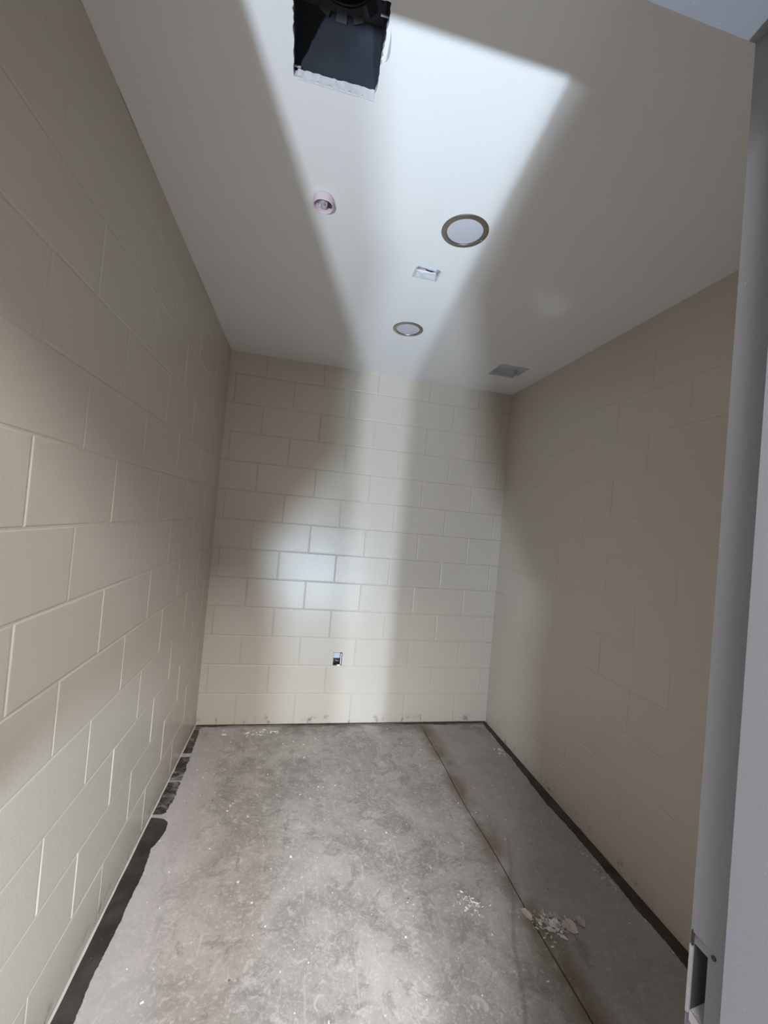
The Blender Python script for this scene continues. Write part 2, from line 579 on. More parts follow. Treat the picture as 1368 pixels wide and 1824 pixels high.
# dark sealer bands left where the wall base was, ragged towards the room
def ribbon(name, wall_x, pts, mat, jit, label, gaps=()):
    """pts: list of (y, x_edge) along the ragged side"""
    bm = bmesh.new()
    pts = sorted(pts)
    n = 260
    y0, y1 = pts[0][0], pts[-1][0]
    prev = None
    rnd = 0.0
    for i in range(n + 1):
        y = y0 + (y1 - y0) * i / n
        for (a, xa), (b, xb) in zip(pts, pts[1:]):
            if a <= y <= b:
                f = (y - a) / max(1e-6, b - a)
                xe = xa + (xb - xa) * f
                break
        rnd = 0.75 * rnd + random.uniform(-jit, jit)
        xe += rnd
        skip = any(a < y < b for a, b in gaps)
        p = None
        if not skip:
            p = (bm.verts.new((wall_x, y, ZF + .0016)), bm.verts.new((xe, y, ZF + .0008)), bm.verts.new((xe, y, ZF - .001)))
        if p and prev:
            bm.faces.new((prev[0], prev[1], p[1], p[0]))
            bm.faces.new((prev[1], prev[2], p[2], p[1]))
        prev = p
    bmesh.ops.recalc_face_normals(bm, faces=bm.faces)
    return tag(mesh_obj(name, bm, mat, floor), label)

ribbon('sealer_band', XL + .003, [(-2.59, -.572), (-1.85, -.580), (-1.675, -.588), (-1.58, -.592), (-1.37, -.580), (-1.16, -.579),
                                  (-1.05, -.585), (-1.0, -.568), (-.95, -.560), (-.90, -.566), (-.875, -.590), (-.865, -.635)], M_STRIP_L, 0.0018,
       'black sealer band along the left wall')
ribbon('worn_sealer_band', XL + .003, [(-.845, -.61), (-.83, -.592), (-.76, -.582), (-.49, -.592), (-.26, -.603), (-.03, -.615)], M_STRIP_W, 0.0030,
       'worn grey and black sealer patch near the far left corner', gaps=((-.60, -.594), (-.37, -.335)))
bm = bmesh.new()
prev = None
for i in range(61):
    y = -2.58 + 2.56 * i / 60
    e = .007 + random.uniform(-.0015, .0015)
    p = [bm.verts.new(q) for q in ((XL + .0005, y, ZF + .010), (XL + e * .5, y, ZF + .004), (XL + e, y, ZF + .0002))]
    if prev:
        bm.faces.new((prev[0], prev[1], p[1], p[0]))
        bm.faces.new((prev[1], prev[2], p[2], p[1]))
    prev = p
bmesh.ops.recalc_face_normals(bm, faces=bm.faces)
tag(mesh_obj('paint_bead', bm, plain('pale_paint_edge', (0.62, 0.57, 0.50), 0.6), floor), 'pale ridge of wall paint at the foot of the left wall')
ribbon('sealer_band', XR - .003, [(-2.59, 1.432), (-1.77, 1.430), (-1.54, 1.432), (-1.35, 1.434), (-1.14, 1.436), (-.87, 1.422), (-.70, 1.436),
                                  (-.45, 1.448), (-.10, 1.452), (-.02, 1.46)], M_STRIP_R, 0.0028,
       'dark brown glue band along the right wall')

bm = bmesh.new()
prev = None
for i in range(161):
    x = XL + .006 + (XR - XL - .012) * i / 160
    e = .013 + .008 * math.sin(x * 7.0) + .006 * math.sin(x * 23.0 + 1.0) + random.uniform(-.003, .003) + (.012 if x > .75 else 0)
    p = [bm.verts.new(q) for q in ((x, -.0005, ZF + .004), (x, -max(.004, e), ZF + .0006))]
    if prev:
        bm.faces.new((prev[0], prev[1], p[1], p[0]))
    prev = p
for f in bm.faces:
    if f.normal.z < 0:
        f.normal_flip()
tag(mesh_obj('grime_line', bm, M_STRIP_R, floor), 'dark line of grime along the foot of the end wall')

# ------------------------------------------------------------------ ceiling with ragged openings
DUCT = (-0.194, 0.011, -2.164, -1.958)
GRIL = (1.118, 1.322, -0.538, -0.334)
EBOX = (0.308, 0.416, -1.338, -1.262)

def ragged(x0, x1, y0, y1, step, jit):
    out = []
    def run(p, q):
        L = math.dist(p, q)
        n = max(1, int(L / step))
        for i in range(n):
            f = i / n
            j = 0 if i == 0 else random.uniform(-jit, jit)
            dx, dy = (q[0] - p[0]) / L, (q[1] - p[1]) / L
            out.append((p[0] + (q[0] - p[0]) * f - dy * j, p[1] + (q[1] - p[1]) * f + dx * j))
    cs = [(x0, y0), (x1, y0), (x1, y1), (x0, y1)]
    for i in range(4):
        run(cs[i], cs[(i + 1) % 4])
    return out

hole_duct = ragged(*DUCT, 0.008, 0.0022)
hole_gril = ragged(*GRIL, 0.03, 0.0012)
hole_gril = [(x - 0.0, y) for x, y in hole_gril]
hole_ebox = ragged(*EBOX, 0.02, 0.0008)
bm = bmesh.new()
loops = []
edges = []
for pts in ([(XL, YF), (XR, YF), (XR, 0.0), (XL, 0.0)], hole_duct, hole_gril, hole_ebox):
    vv = [bm.verts.new((x, y, ZC)) for x, y in pts]
    ee = [bm.edges.new((vv[i], vv[(i + 1) % len(vv)])) for i in range(len(vv))]
    loops.append(vv)
    edges += ee
bmesh.ops.triangle_fill(bm, edges=edges, use_beauty=True, normal=(0, 0, -1))
for f in bm.faces:
    if f.normal.z > 0:
        f.normal_flip()
ceiling = tag(mesh_obj('ceiling', bm, M_CEIL), 'white painted plasterboard ceiling', kind='structure')
bm = bmesh.new()
for pts in (hole_duct, hole_gril, hole_ebox):
    n = len(pts)
    for i in range(n):
        a, b = pts[i], pts[(i + 1) % n]
        quad(bm, (*a, ZC), (*b, ZC), (*b, ZC + .016), (*a, ZC + .016))
tag(mesh_obj('board_edge', bm, M_GYP, ceiling), 'chalky cut edge of the plasterboard')
# slab above the ceiling keeps daylight and lamps out of the void
bm = bmesh.new()
box(bm, XL - .2, XR + .2, YF, 0.2, 3.0, 3.06)
tag(mesh_obj('ceiling_deck', bm, M_DARK), 'dark deck above the ceiling', kind='structure')

# ------------------------------------------------------------------ grey steel door frame
frame = empty('trim_1', (0, 0, 0))
tag(frame, 'grey painted steel door frame with an open strike cutout', kind='structure')
RB = 0.05                           # rabbet width
CUT = (-2.6195, -2.6035, 0.967, 1.043)   # strike cutout in the right jamb (y0, y1, z0, z1)
DIMP = (-2.648, -2.6005, 0.945, 1.056)    # shallow strike recess

def jamb(name, side):
    x = JR if side > 0 else JL
    s = side
    bm = bmesh.new()
    top = ZH + STOP
    bs = -STOP * s                       # stop leans into the opening
    # room face and its return
    prof_y = [YF + .002, YF, YF - RB, YF - RB, YO + RB, YO + RB, YO]
    prof_x = [x + .052 * s, x, x, x + bs, x + bs, x, x]
    # rabbet on the room side, with the strike cutout on the right jamb
    def face(y0, x0, y1, x1, z0, z1):
        quad(bm, (x0, y0, z0), (x1, y1, z0), (x1, y1, z1), (x0, y0, z1))
    cut = side > 0
    face(YF, x + .052 * s, YF, x, ZF, ZH + .05)
    if not cut:
        face(YF, x, YF - RB, x, ZF, ZH)
    else:
        ya, yb, za, zb = DIMP
        dep = 0.0022
        ys_ = [YF, yb, ya, YF - RB]
        zs_ = [ZF, za, zb, ZH]
        for i in range(3):
            for j in range(3):
                if i == 1 and j == 1:
                    continue
                face(ys_[i], x, ys_[i + 1], x, zs_[j], zs_[j + 1])
        # sides of the recess
        xd = x + dep
        quad(bm, (x, yb, zb), (x, ya, zb), (xd, ya, zb - .002), (xd, yb, zb - .002))
        quad(bm, (x, yb, za), (x, ya, za), (xd, ya, za + .002), (xd, yb, za + .002))
        quad(bm, (x, ya, za), (x, ya, zb), (xd, ya, zb - .002), (xd, ya, za + .002))
        # recess floor around the cutout
        y0, y1, z0, z1 = CUT
        yy = [yb, y1, y0, ya]
        zz = [za + .002, z0, z1, zb - .002]
        for i in range(3):
            for j in range(3):
                if i == 1 and j == 1:
                    continue
                face(yy[i], xd, yy[i + 1], xd, zz[j], zz[j + 1])
    face(YF - RB, x, YF - RB, x + bs, ZF, ZH)
    face(YF - RB, x + bs, YO + RB, x + bs, ZF, ZH - STOP)
    face(YO + RB, x + bs, YO + RB, x, ZF, ZH)
    face(YO + RB, x, YO, x, ZF, ZH)
    face(YO, x, YO, x + .052 * s, ZF, ZH + .05)
    bmesh.ops.remove_doubles(bm, verts=bm.verts, dist=1e-5)
    sharp = [e for e in bm.edges if len(e.link_faces) == 2 and e.calc_face_angle(0) > 1.2
             and abs((e.verts[0].co - e.verts[1].co).normalized().z) > .99
             and e.calc_length() > 1.5]
    bmesh.ops.bevel(bm, geom=sharp, offset=0.0022, segments=3, affect='EDGES')
    return mesh_obj('jamb', bm, M_FRAME, frame)

jamb('jamb', -1)
jr = jamb('jamb', 1)
bm = bmesh.new()
def hface(y0, z0, y1, z1, xa, xb):
    quad(bm, (xa, y0, z0), (xb, y0, z0), (xb, y1, z1), (xa, y1, z1))
hface(YF, ZH + .05, YF, ZH, JL - .05, JR + .05)
hface(YF, ZH, YF - RB, ZH, JL, JR)
hface(YF - RB, ZH, YF - RB, ZH - STOP, JL, JR)
hface(YF - RB, ZH - STOP, YO + RB, ZH - STOP, JL, JR)
hface(YO + RB, ZH - STOP, YO + RB, ZH, JL, JR)
hface(YO + RB, ZH, YO, ZH, JL, JR)
hface(YO, ZH, YO, ZH + .05, JL - .05, JR + .05)
bmesh.ops.remove_doubles(bm, verts=bm.verts, dist=1e-5)
sharp = [e for e in bm.edges if len(e.link_faces) == 2 and e.calc_face_angle(0) > 1.2]
bmesh.ops.bevel(bm, geom=sharp, offset=0.0022, segments=3, affect='EDGES')
mesh_obj('head', bm, M_FRAME, frame)
# strike box behind the cutout, screw hole, lip slit and thin lip
y0, y1, z0, z1 = CUT
xd = JR + .0023
bm = bmesh.new()
dx = 0.026
quad(bm, (xd + dx, y0 - .004, z0), (xd + dx, y1 + .002, z0), (xd + dx, y1 + .002, z1), (xd + dx, y0 - .004, z1))
quad(bm, (xd, y0, z0), (xd + dx, y0 - .004, z0), (xd + dx, y0 - .004, z1), (xd, y0, z1))
quad(bm, (xd, y1, z0), (xd + dx, y1 + .002, z0), (xd + dx, y1 + .002, z1), (xd, y1, z1))
quad(bm, (xd, y0, z1), (xd + dx, y0 - .004, z1), (xd + dx, y1 + .002, z1), (xd, y1, z1))
mesh_obj('strike_box', bm, plain('strike_box_grey', (0.075, 0.077, 0.088), 0.5), jr)
bm = bmesh.new()
quad(bm, (xd - .001, y0 - .004, z0 - .006), (xd - .001, y1, z0 - .001), (xd + dx, y1 + .002, z0 + .002), (xd + dx, y0 - .006, z0 + .002))
quad(bm, (xd - .001, y0 - .004, z0 - .006), (xd - .001, y1, z0 - .001), (xd - .001, y1, z0 - .012), (xd - .001, y0 - .004, z0 - .018))
mesh_obj('strike_tab', bm, plain('lit_strike_tab', (0.46, 0.44, 0.44), 0.4), jr)  # pale colour paints in the light on the cutout's bottom ledge
bm = bmesh.new()
lathe(bm, [(0.0, 0.0012), (0.0026, 0.0012), (0.0026, 0.0)], 14)
o = mesh_obj('screw_hole', bm, M_DARK, jr)
o.location = (xd - .0002, -2.626, 1.0492)
o.rotation_euler = (0, -math.pi / 2, 0)
bm = bmesh.new()
box(bm, JR - .0006, JR + .002, -2.6030, -2.6018, 1.040, 1.0585)
mesh_obj('lip_slit', bm, M_DARK, jr)
bm = bmesh.new()
box(bm, JR - .0008, JR + .004, -2.6026, -2.5995, 0.962, 1.0405, 0.0005)
mesh_obj('strike_lip', bm, plain('pale_grey_edge', (0.34, 0.345, 0.36), 0.4), jr)  # paler grey than the frame around it

# ------------------------------------------------------------------ duct opening in the ceiling
x0, x1, y0, y1 = DUCT
duct = empty('duct_opening', ((x0 + x1) / 2, (y0 + y1) / 2, ZC))
tag(duct, 'black-lined square duct opening with ragged edges in the ceiling', 'duct opening')
dcx, dcy = (x0 + x1) / 2, (y0 + y1) / 2
hx, hy = (x1 - x0) / 2 + .004, (y1 - y0) / 2 + .004
ZT = 0.20
bm = bmesh.new()
# sheet box, walls with thickness, top with a round hole
tk = .002
for a in ((-hx - tk, -hx, -hy, hy), (hx, hx + tk, -hy, hy), (-hx - tk, hx + tk, -hy - tk, -hy), (-hx - tk, hx + tk, hy, hy + tk)):
    box(bm, a[0], a[1], a[2], a[3], 0.017, ZT)
N = 48
R_C = 0.084
ring = [bm.verts.new((R_C * math.cos(2 * math.pi * i / N), R_C * math.sin(2 * math.pi * i / N), ZT)) for i in range(N)]
sq = []
for i in range(N):
    a = 2 * math.pi * i / N
    ca, sa = math.cos(a), math.sin(a)
    k = min(hx / max(abs(ca), 1e-6), hy / max(abs(sa), 1e-6))
    sq.append(bm.verts.new((k * ca, k * sa, ZT)))
for i in range(N):
    j = (i + 1) % N
    bm.faces.new((ring[i], ring[j], sq[j], sq[i]))
mesh_obj('plenum_box', bm, M_BLACK, duct)
bm = bmesh.new()
lathe(bm, [(R_C - .001, -.012), (R_C + .0015, -.012), (R_C + .0015, .14), (R_C - .001, .14)], 48, (0, 0, ZT), close=True)
lathe(bm, [(0, .139), (R_C, .139)], 48, (0, 0, ZT))
mesh_obj('round_collar', bm, M_COLLAR, duct, smooth=False)
bm = bmesh.new()
lathe(bm, [(R_C - .006, -.004), (R_C, -.009), (R_C + .004, -.004), (R_C, 0.0)], 48, (0, 0, ZT), close=True)
mesh_obj('collar_bead', bm, M_COLLAR, duct, smooth=True)
for i in range(14):
    a = 2 * math.pi * (i + .5) / 14
    bm = bmesh.new()
    box(bm, R_C - .001, R_C + .018, -.0135, .0135, ZT - .030 , ZT - .028)
    for v in bm.verts:
        if v.co.x < R_C + .005:
            v.co.z += .018
    o = mesh_obj('tab', bm, M_COLLAR, duct)
    o.rotation_euler.z = a
for sx, sy in ((-1, -.2), (1, -.35), (-1, .92)):
    bm = bmesh.new()
    box(bm, -.009, .009, -.0015, .0015, -.0015, .0015)
    o = mesh_obj('fixing_clip', bm, M_GALV, duct)
    o.location = (sx * (hx - .010), sy * hy, .05 if sy < .5 else .022)
# peeled strip of tape and paper on the right edge, plaster lip on the far edge
bm = bmesh.new()
pts = spline([(hx - .002, -.10 + .03, .004), (hx + .006, -.05, -.004), (hx + .008, -.02, -.010), (hx + .006, .0, -.006), (hx + .001, .012, .002)], 6)
for a, b in zip(pts, pts[1:]):
    quad(bm, tuple(a), tuple(b), (b.x - .003, b.y, b.z + .012), (a.x - .003, a.y, a.z + .012))
mesh_obj('peeled_paper', bm, M_CHIPW, duct)
bm = bmesh.new()
n = 26
row = []
for i in range(n + 1):
    f = i / n
    x = -hx + .012 + f * (2 * hx - .016)
    wob = random.uniform(-.0016, .0016)
    row.append((bm.verts.new((x, hy - .0145 + wob + .004 * (1 - f), .0145)), bm.verts.new((x, hy - .003, .0005)), bm.verts.new((x, hy + .001, -.0006))))
for a, b in zip(row, row[1:]):
    bm.faces.new((a[0], b[0], b[1], a[1]))
    bm.faces.new((a[1], b[1], b[2], a[2]))
mesh_obj('plaster_lip', bm, plain('crumbled_plaster', (0.55, 0.54, 0.55), 0.9, nz=90, amt=0.2, bump=0.5), duct)

# ------------------------------------------------------------------ small duct boot near the far right corner
x0, x1, y0, y1 = GRIL
gx, gy = (x0 + x1) / 2, (y0 + y1) / 2
boot = empty('duct_boot', (gx, gy, ZC))
tag(boot, 'small grey sheet-metal duct boot open in the ceiling corner', 'duct opening')
hx, hy = (x1 - x0) / 2 + .003, (y1 - y0) / 2 + .003
bm = bmesh.new()
for a in ((-hx - .002, -hx, -hy, hy), (hx, hx + .002, -hy, hy), (-hx, hx, -hy - .002, -hy), (-hx, hx, hy, hy + .002)):
    box(bm, *a, 0.017, 0.060)
box(bm, -hx, hx, -hy, hy, 0.060, 0.062)
mesh_obj('boot_body', bm, M_BOOT, boot)
bm = bmesh.new()
box(bm, -hx + .006, hx - .04, hy - .016, hy - .013, -.001, .013)
mesh_obj('bent_flange', bm, M_BOOT, boot)
bm = bmesh.new()
box(bm, hx - .013, hx - .004, hy - .05, hy - .004, -.001, .015)
mesh_obj('board_scrap', bm, M_CEIL, boot)

# ------------------------------------------------------------------ ceiling junction box with folded wires
x0, x1, y0, y1 = EBOX
jb = empty('junction_box', ((x0 + x1) / 2, (y0 + y1) / 2, ZC))
tag(jb, 'open metal junction box with folded wires between the two downlights', 'junction box')
hx, hy = (x1 - x0) / 2, (y1 - y0) / 2
bm = bmesh.new()
for a in ((-hx - .002, -hx, -hy, hy), (hx, hx + .002, -hy, hy), (-hx, hx, -hy - .002, -hy), (-hx, hx, hy, hy + .002)):
    box(bm, *a, 0.004, 0.05)
box(bm, -hx, hx, -hy, hy, 0.05, 0.052)
mesh_obj('box_shell', bm, M_GALV, jb)
bm = bmesh.new()
for a in ((-hx - .003, -hx + .004), (hx - .004, hx + .003)):
    box(bm, a[0], a[1], -hy, hy, -.0025, .003)
box(bm, -hx, hx, hy - .004, hy + .003, -.0025, .003)
mesh_obj('mud_ring', bm, M_GALV, jb)
for pts, mt in (([(-.048, .026, .030), (-.035, .016, .026), (-.01, .012, .024), (.02, .014, .023), (.046, .02, .030)], M_WIREW),
                ([(-.042, .020, .036), (-.025, .022, .030), (-.008, .026, .033), (-.02, .030, .038), (-.038, .030, .040)], M_WIREP),
                ([(-.004, .024, .040), (.012, .018, .031), (.028, .020, .032), (.032, .030, .040)], M_WIREK),
                ([(-.030, .030, .042), (-.006, .020, .036), (.012, .028, .038), (.040, .026, .036)], M_WIREP),
                ([(-.046, .034, .040), (-.02, .024, .027), (.01, .022, .028), (.044, .032, .036)], M_WIREW)):
    bm = bmesh.new()
    tube(bm, spline([(x, y, z - .010) for x, y, z in pts], 5), 0.0042, 7)
    mesh_obj('wire', bm, mt, jb, smooth=True)

# ------------------------------------------------------------------ two recessed downlights
def downlight(label, x, y, r):
    t = empty('downlight', (x, y, ZC))
    tag(t, label, 'downlight', 'round ceiling downlights')
    bm = bmesh.new()
    ri = r * 0.775
    lathe(bm, [(r, -.0003), (r - .0004, -.0022), (r - .0022, -.0034), (ri + .0030, -.0046), (ri + .0008, -.0044), (ri, -.0036), (ri - .0012, -.0004)], 64)
    bmesh.ops.recalc_face_normals(bm, faces=bm.faces)
    mesh_obj('trim_ring', bm, M_TRIM, t)
    bm = bmesh.new()
    lathe(bm, [(ri - .002, -.0008), (ri * .7, -.0022), (ri * .35, -.003), (0, -.0033)], 64)
    for f in bm.faces:
        if f.normal.z > 0:
            f.normal_flip()
    mesh_obj('lens', bm, M_LENS, t, smooth=True)
    bm = bmesh.new()
    lathe(bm, [(0, -.0008), (.0018, -.0006), (.002, 0)], 10)
    o = mesh_obj('screw', bm, M_GALV, t, smooth=True)
    o.location = (r * .86, .02, -.0048)
    return t

downlight('round downlight with nickel trim ring, the nearer and larger of the two', 0.418, -1.588, 0.0865)
downlight('round downlight with nickel trim ring, the farther one near the end wall', 0.419, -0.768, 0.0855)

# ------------------------------------------------------------------ sprinkler cup
sp = empty('fire_sprinkler', (-0.099, -1.582, ZC))
tag(sp, 'small sprinkler head inside a pinkish plastic cup on the ceiling', 'sprinkler')
bm = bmesh.new()
lathe(bm, [(.034, -.001), (.0345, -.027), (.0338, -.029), (.0322, -.027), (.0312, -.001)], 40)
bmesh.ops.recalc_face_normals(bm, faces=bm.faces)
mesh_obj('cup', bm, M_PINK, sp, smooth=True)
bm = bmesh.new()
lathe(bm, [(.030, -.0015), (0, -.0015)], 32)
mesh_obj('cup_base', bm, plain('shaded_cup_base', (0.30, 0.20, 0.22), 0.6), sp)  # pink darkened in the colour for the shade inside the cup
bm = bmesh.new()
lathe(bm, [(.011, -.0016), (.011, -.016), (.0075, -.018), (.006, -.028), (.0105, -.029), (.0105, -.031), (0, -.032)], 24)
bmesh.ops.recalc_face_normals(bm, faces=bm.faces)
mesh_obj('sprinkler_body', bm, M_BRASS, sp, smooth=False)
for s in (-1, 1):
    bm = bmesh.new()
    tube(bm, [(s * .012, 0, -.004), (s * .014, 0, -.018), (s * .008, 0, -.029)], .0025, 7)
    mesh_obj('frame_arm', bm, M_BRASS, sp, smooth=True)
bm = bmesh.new()
box(bm, .014, .027, -.004, .004, -.026, -.002)
mesh_obj('inner_clip', bm, M_DARK, sp)

# ------------------------------------------------------------------ wall box on the back wall
ob = empty('outlet_box', ((OUT[0] + OUT[1]) / 2, 0.0, OUT[2]))
tag(ob, 'small black rectangular outlet box recessed in the end wall', 'outlet box')
ow, oh = (OUT[1] - OUT[0]) / 2, OUT[3] - OUT[2]
bm = bmesh.new()
for a in ((-ow, -ow + .002, 0, oh), (ow - .002, ow, 0, oh), (-ow, ow, 0, .002), (-ow, ow, oh - .002, oh)):
    box(bm, a[0], a[1], -.0008, .06, a[2], a[3])
box(bm, -ow, ow, .06, .062, 0, oh)
mesh_obj('box_shell', bm, M_BOX, ob)
bm = bmesh.new()
box(bm, -ow + .003, ow - .014, .018, .022, oh * .50, oh - .006, .001)
mesh_obj('bright_plate', bm, plain('bright_zinc', (0.55, 0.60, 0.66), 0.25, 0.6), ob)
bm = bmesh.new()
box(bm, ow - .011, ow - .005, .002, .05, .006, oh - .008, .0008)
mesh_obj('side_bracket', bm, M_GALV, ob)
bm = bmesh.new()
tube(bm, spline([(-.012, .03, .030), (-.002, .022, .026), (.008, .028, .022)], 5), .0018, 6)
mesh_obj('wire', bm, M_WIREW, ob, smooth=True)
bm = bmesh.new()
box(bm, ow - .034, ow - .010, -.0016, .004, -.0035, .006, .0008)
mesh_obj('lower_tab', bm, M_CHIPW, ob)

# ------------------------------------------------------------------ paint chips and crumbs on the floor
def chip_mesh(name, w, h, n, mat, curl, rag):
    bm = bmesh.new()
    vs0, vs1 = [], []
    for i in range(n):
        a = 2 * math.pi * i / n + random.uniform(-.12, .12)
        r = (1 + random.uniform(-rag, rag)) * (1 - .28 * (i % 2) * (rag > .1))
        x, y = w / 2 * r * math.cos(a), h / 2 * r * math.sin(a)
        z = curl * (2 * x / w) ** 2 + random.uniform(0, .0012)
        vs0.append(bm.verts.new((x, y, z + .0004)))
        vs1.append(bm.verts.new((x * .98, y * .98, z + .0020)))
    c0 = bm.verts.new((0, 0, .0004)); c1 = bm.verts.new((0, 0, .0024))
    for i in range(n):
        j = (i + 1) % n
        bm.faces.new((c0, vs0[j], vs0[i]))
        bm.faces.new((c1, vs1[i], vs1[j]))
        bm.faces.new((vs0[i], vs0[j], vs1[j], vs1[i]))
    return bm

CHIPS = [
    ('paint_chip', 0.945, -1.519, .034, .060, 18, M_CHIP, .003, .20, 0.3, 'ragged beige paint chip lying beside the saw cut, largest on its left'),
    ('paint_chip', 1.090, -1.585, .050, .062, 12, M_CHIP, .004, .08, 0.2, 'rounded beige paint chip in the middle of the debris pile'),
    ('paint_chip', 1.146, -1.572, .042, .052, 14, M_CHIPG, .006, .22, 0.1, 'greyish chip lying farthest right of the debris pile'),
    ('plaster_crumb', 1.024, -1.572, .040, .036, 15, M_CHIPW, .010, .3, 0.9, 'crumpled white scrap at the centre of the debris pile'),
    ('plaster_crumb', 1.042, -1.560, .020, .044, 13, M_CHIPW, .010, .25, -0.6, 'slim white scrap leaning behind the crumpled white one'),
    ('plaster_crumb', 0.999, -1.586, .026, .022, 8, M_CHIPW, .003, .25, 0.4, 'white crumb on the left side of the debris pile'),
    ('plaster_crumb', 1.034, -1.620, .040, .018, 9, M_CHIPW, .004, .3, -0.7, 'white splinter at the near end of the debris pile'),
    ('plaster_crumb', 1.060, -1.545, .026, .034, 8, M_CHIPG, .004, .25, 0.5, 'grey crumb behind the rounded chip of the debris pile'),
    ('plaster_crumb', 1.012, -1.520, .030, .018, 8, M_CHIPG, .004, .25, 0.8, 'grey crumb at the far edge of the debris pile'),
    ('plaster_crumb', 0.983, -1.553, .032, .016, 8, M_CHIP, .004, .25, -0.3, 'thin beige crumb between the saw cut and the debris pile'),
]
for nm, x, y, wd, ht, n, mt, curl, rag, rot, lab in CHIPS:
    o = mesh_obj(nm, chip_mesh(nm, wd, ht, n, mt, curl, rag), mt)
    o.location = (x, y, ZF + .0004)
    o.rotation_euler = (0, 0, rot)
    tag(o, lab, 'debris', 'chips in the debris pile on the floor')

def crumbs(name, cx, cy, sx, sy, n, s0, s1, mats, label, ang=0.0):
    """uncountable crumbs: one object"""
    bm = bmesh.new()
    me_mats = mats
    for i in range(n):
        u, v = random.gauss(0, sx), random.gauss(0, sy)
        x = cx + u * math.cos(ang) - v * math.sin(ang)
        y = cy + u * math.sin(ang) + v * math.cos(ang)
        L = random.uniform(s0, s1); W = L * random.uniform(.2, .7); T = random.uniform(.0012, .004)
        a = random.uniform(0, math.pi)
        mi = random.randrange(len(mats))
        vs_ = []
        tl = random.uniform(-.3, .3)
        for dz in (0, T):
            for px, py in ((-.5, -.4), (.5, -.5), (.4, .5), (-.5, .45)):
                X, Y = px * L, py * W
                vs_.append(bm.verts.new((x + X * math.cos(a) - Y * math.sin(a), y + X * math.sin(a) + Y * math.cos(a),
                                         ZF + .0005 + dz + max(0, X * tl))))
        for idx in ((3, 2, 1, 0), (4, 5, 6, 7), (0, 1, 5, 4), (1, 2, 6, 5), (2, 3, 7, 6), (3, 0, 4, 7)):
            f = bm.faces.new([vs_[k] for k in idx])
            f.material_index = mi
    o = mesh_obj(name, bm, None)
    for mt in mats:
        o.data.materials.append(mt)
    return tag(o, label, 'debris', kind='stuff')

crumbs('floor_crumbs', 1.032, -1.572, .042, .030, 130, .004, .018, [M_CHIPG, M_CHIPW, M_CHIP], 'fine plaster crumbs around the debris pile')
crumbs('floor_crumbs', 0.730, -1.458, .036, .022, 42, .003, .014, [M_CHIPW, M_CHIPW, M_CHIPG], 'small white crumbs left of the saw cut', -0.9)
crumbs('floor_crumbs', -0.240, -0.115, .085, .018, 44, .006, .030, [M_CHIPW, M_CHIPG], 'pale shavings lying at the foot of the end wall')
crumbs('floor_crumbs', 1.408, -0.412, .014, .026, 26, .005, .018, [M_CHIPW, M_CHIPG, M_CHIP], 'crumbs against the right wall near the far corner')
crumbs('floor_crumbs', 1.405, -1.36, .010, .085, 60, .004, .018, [M_CHIPG, M_CHIPG, M_CHIP], 'grey scrapings along the right wall band')
# scattered grit over the whole floor
bm_n = 170
bm = bmesh.new()
for i in range(bm_n):
    x = random.uniform(XL + .12, 0.93) if random.random() < .9 else random.uniform(.97, 1.4)
    y = random.uniform(-2.3, -0.05)
    L = random.choice((.003, .004, .005, .007, .010)); W = L * random.uniform(.4, .9); a = random.uniform(0, 3.1)
    pts = []
    for dz in (0, .0018):
        for px, py in ((-.5, -.5), (.5, -.4), (.5, .5), (-.4, .5)):
            X, Y = px * L, py * W
            pts.append(bm.verts.new((x + X * math.cos(a) - Y * math.sin(a), y + X * math.sin(a) + Y * math.cos(a), ZF + .0003 + dz)))
    for idx in ((4, 5, 6, 7), (0, 1, 5, 4), (1, 2, 6, 5), (2, 3, 7, 6), (3, 0, 4, 7)):
        bm.faces.new([pts[k] for k in idx])
tag(mesh_obj('floor_grit', bm, M_CHIPW), 'white specks of grit scattered over the concrete floor', 'debris', kind='stuff')

# ------------------------------------------------------------------ corridor lamps
M_LAMP = plain('lamp_housing_yellow', (0.55, 0.36, 0.05), 0.5)
def glow(name, col, st):
    t = NT(name)
    t.base(col)
    t.b.inputs['Emission Color'].default_value = (*col, 1)
    t.b.inputs['Emission Strength'].default_value = st
    return t.mat
M_GLOW = glow('lamp_face', (0.9, 0.95, 1.0), 3.0)

def work_light(loc, target, label):
    d = Vector(target) - Vector(loc)
    yaw = math.atan2(-d.x, d.y)
    t = empty('work_light', (loc.x, loc.y, ZF), yaw)
    tag(t, label, 'work light', 'work lights in the corridor')
    z = loc.z - ZF
    bm = bmesh.new()
    box(bm, -.10, .10, -.075, -.020, z - .07, z + .07, .008)
    mesh_obj('lamp_head', bm, M_LAMP, t)
    bm = bmesh.new()
    box(bm, -.085, .085, -.022, -.016, z - .055, z + .055)
    mesh_obj('lamp_face', bm, M_GLOW, t)
    for s in (-1, 1):
        bm = bmesh.new()
        tube(bm, [(s * .12, -.045, z), (s * .12, -.045, .05), (s * .12, -.16, .012), (s * .12, .10, .012)], .010, 8)
        mesh_obj('stand_leg', bm, M_WIREK, t, smooth=True)
    bm = bmesh.new()
    tube(bm, [(-.12, -.045, .12), (.12, -.045, .12)], .009, 8)
    mesh_obj('cross_bar', bm, M_WIREK, t, smooth=True)
    return t

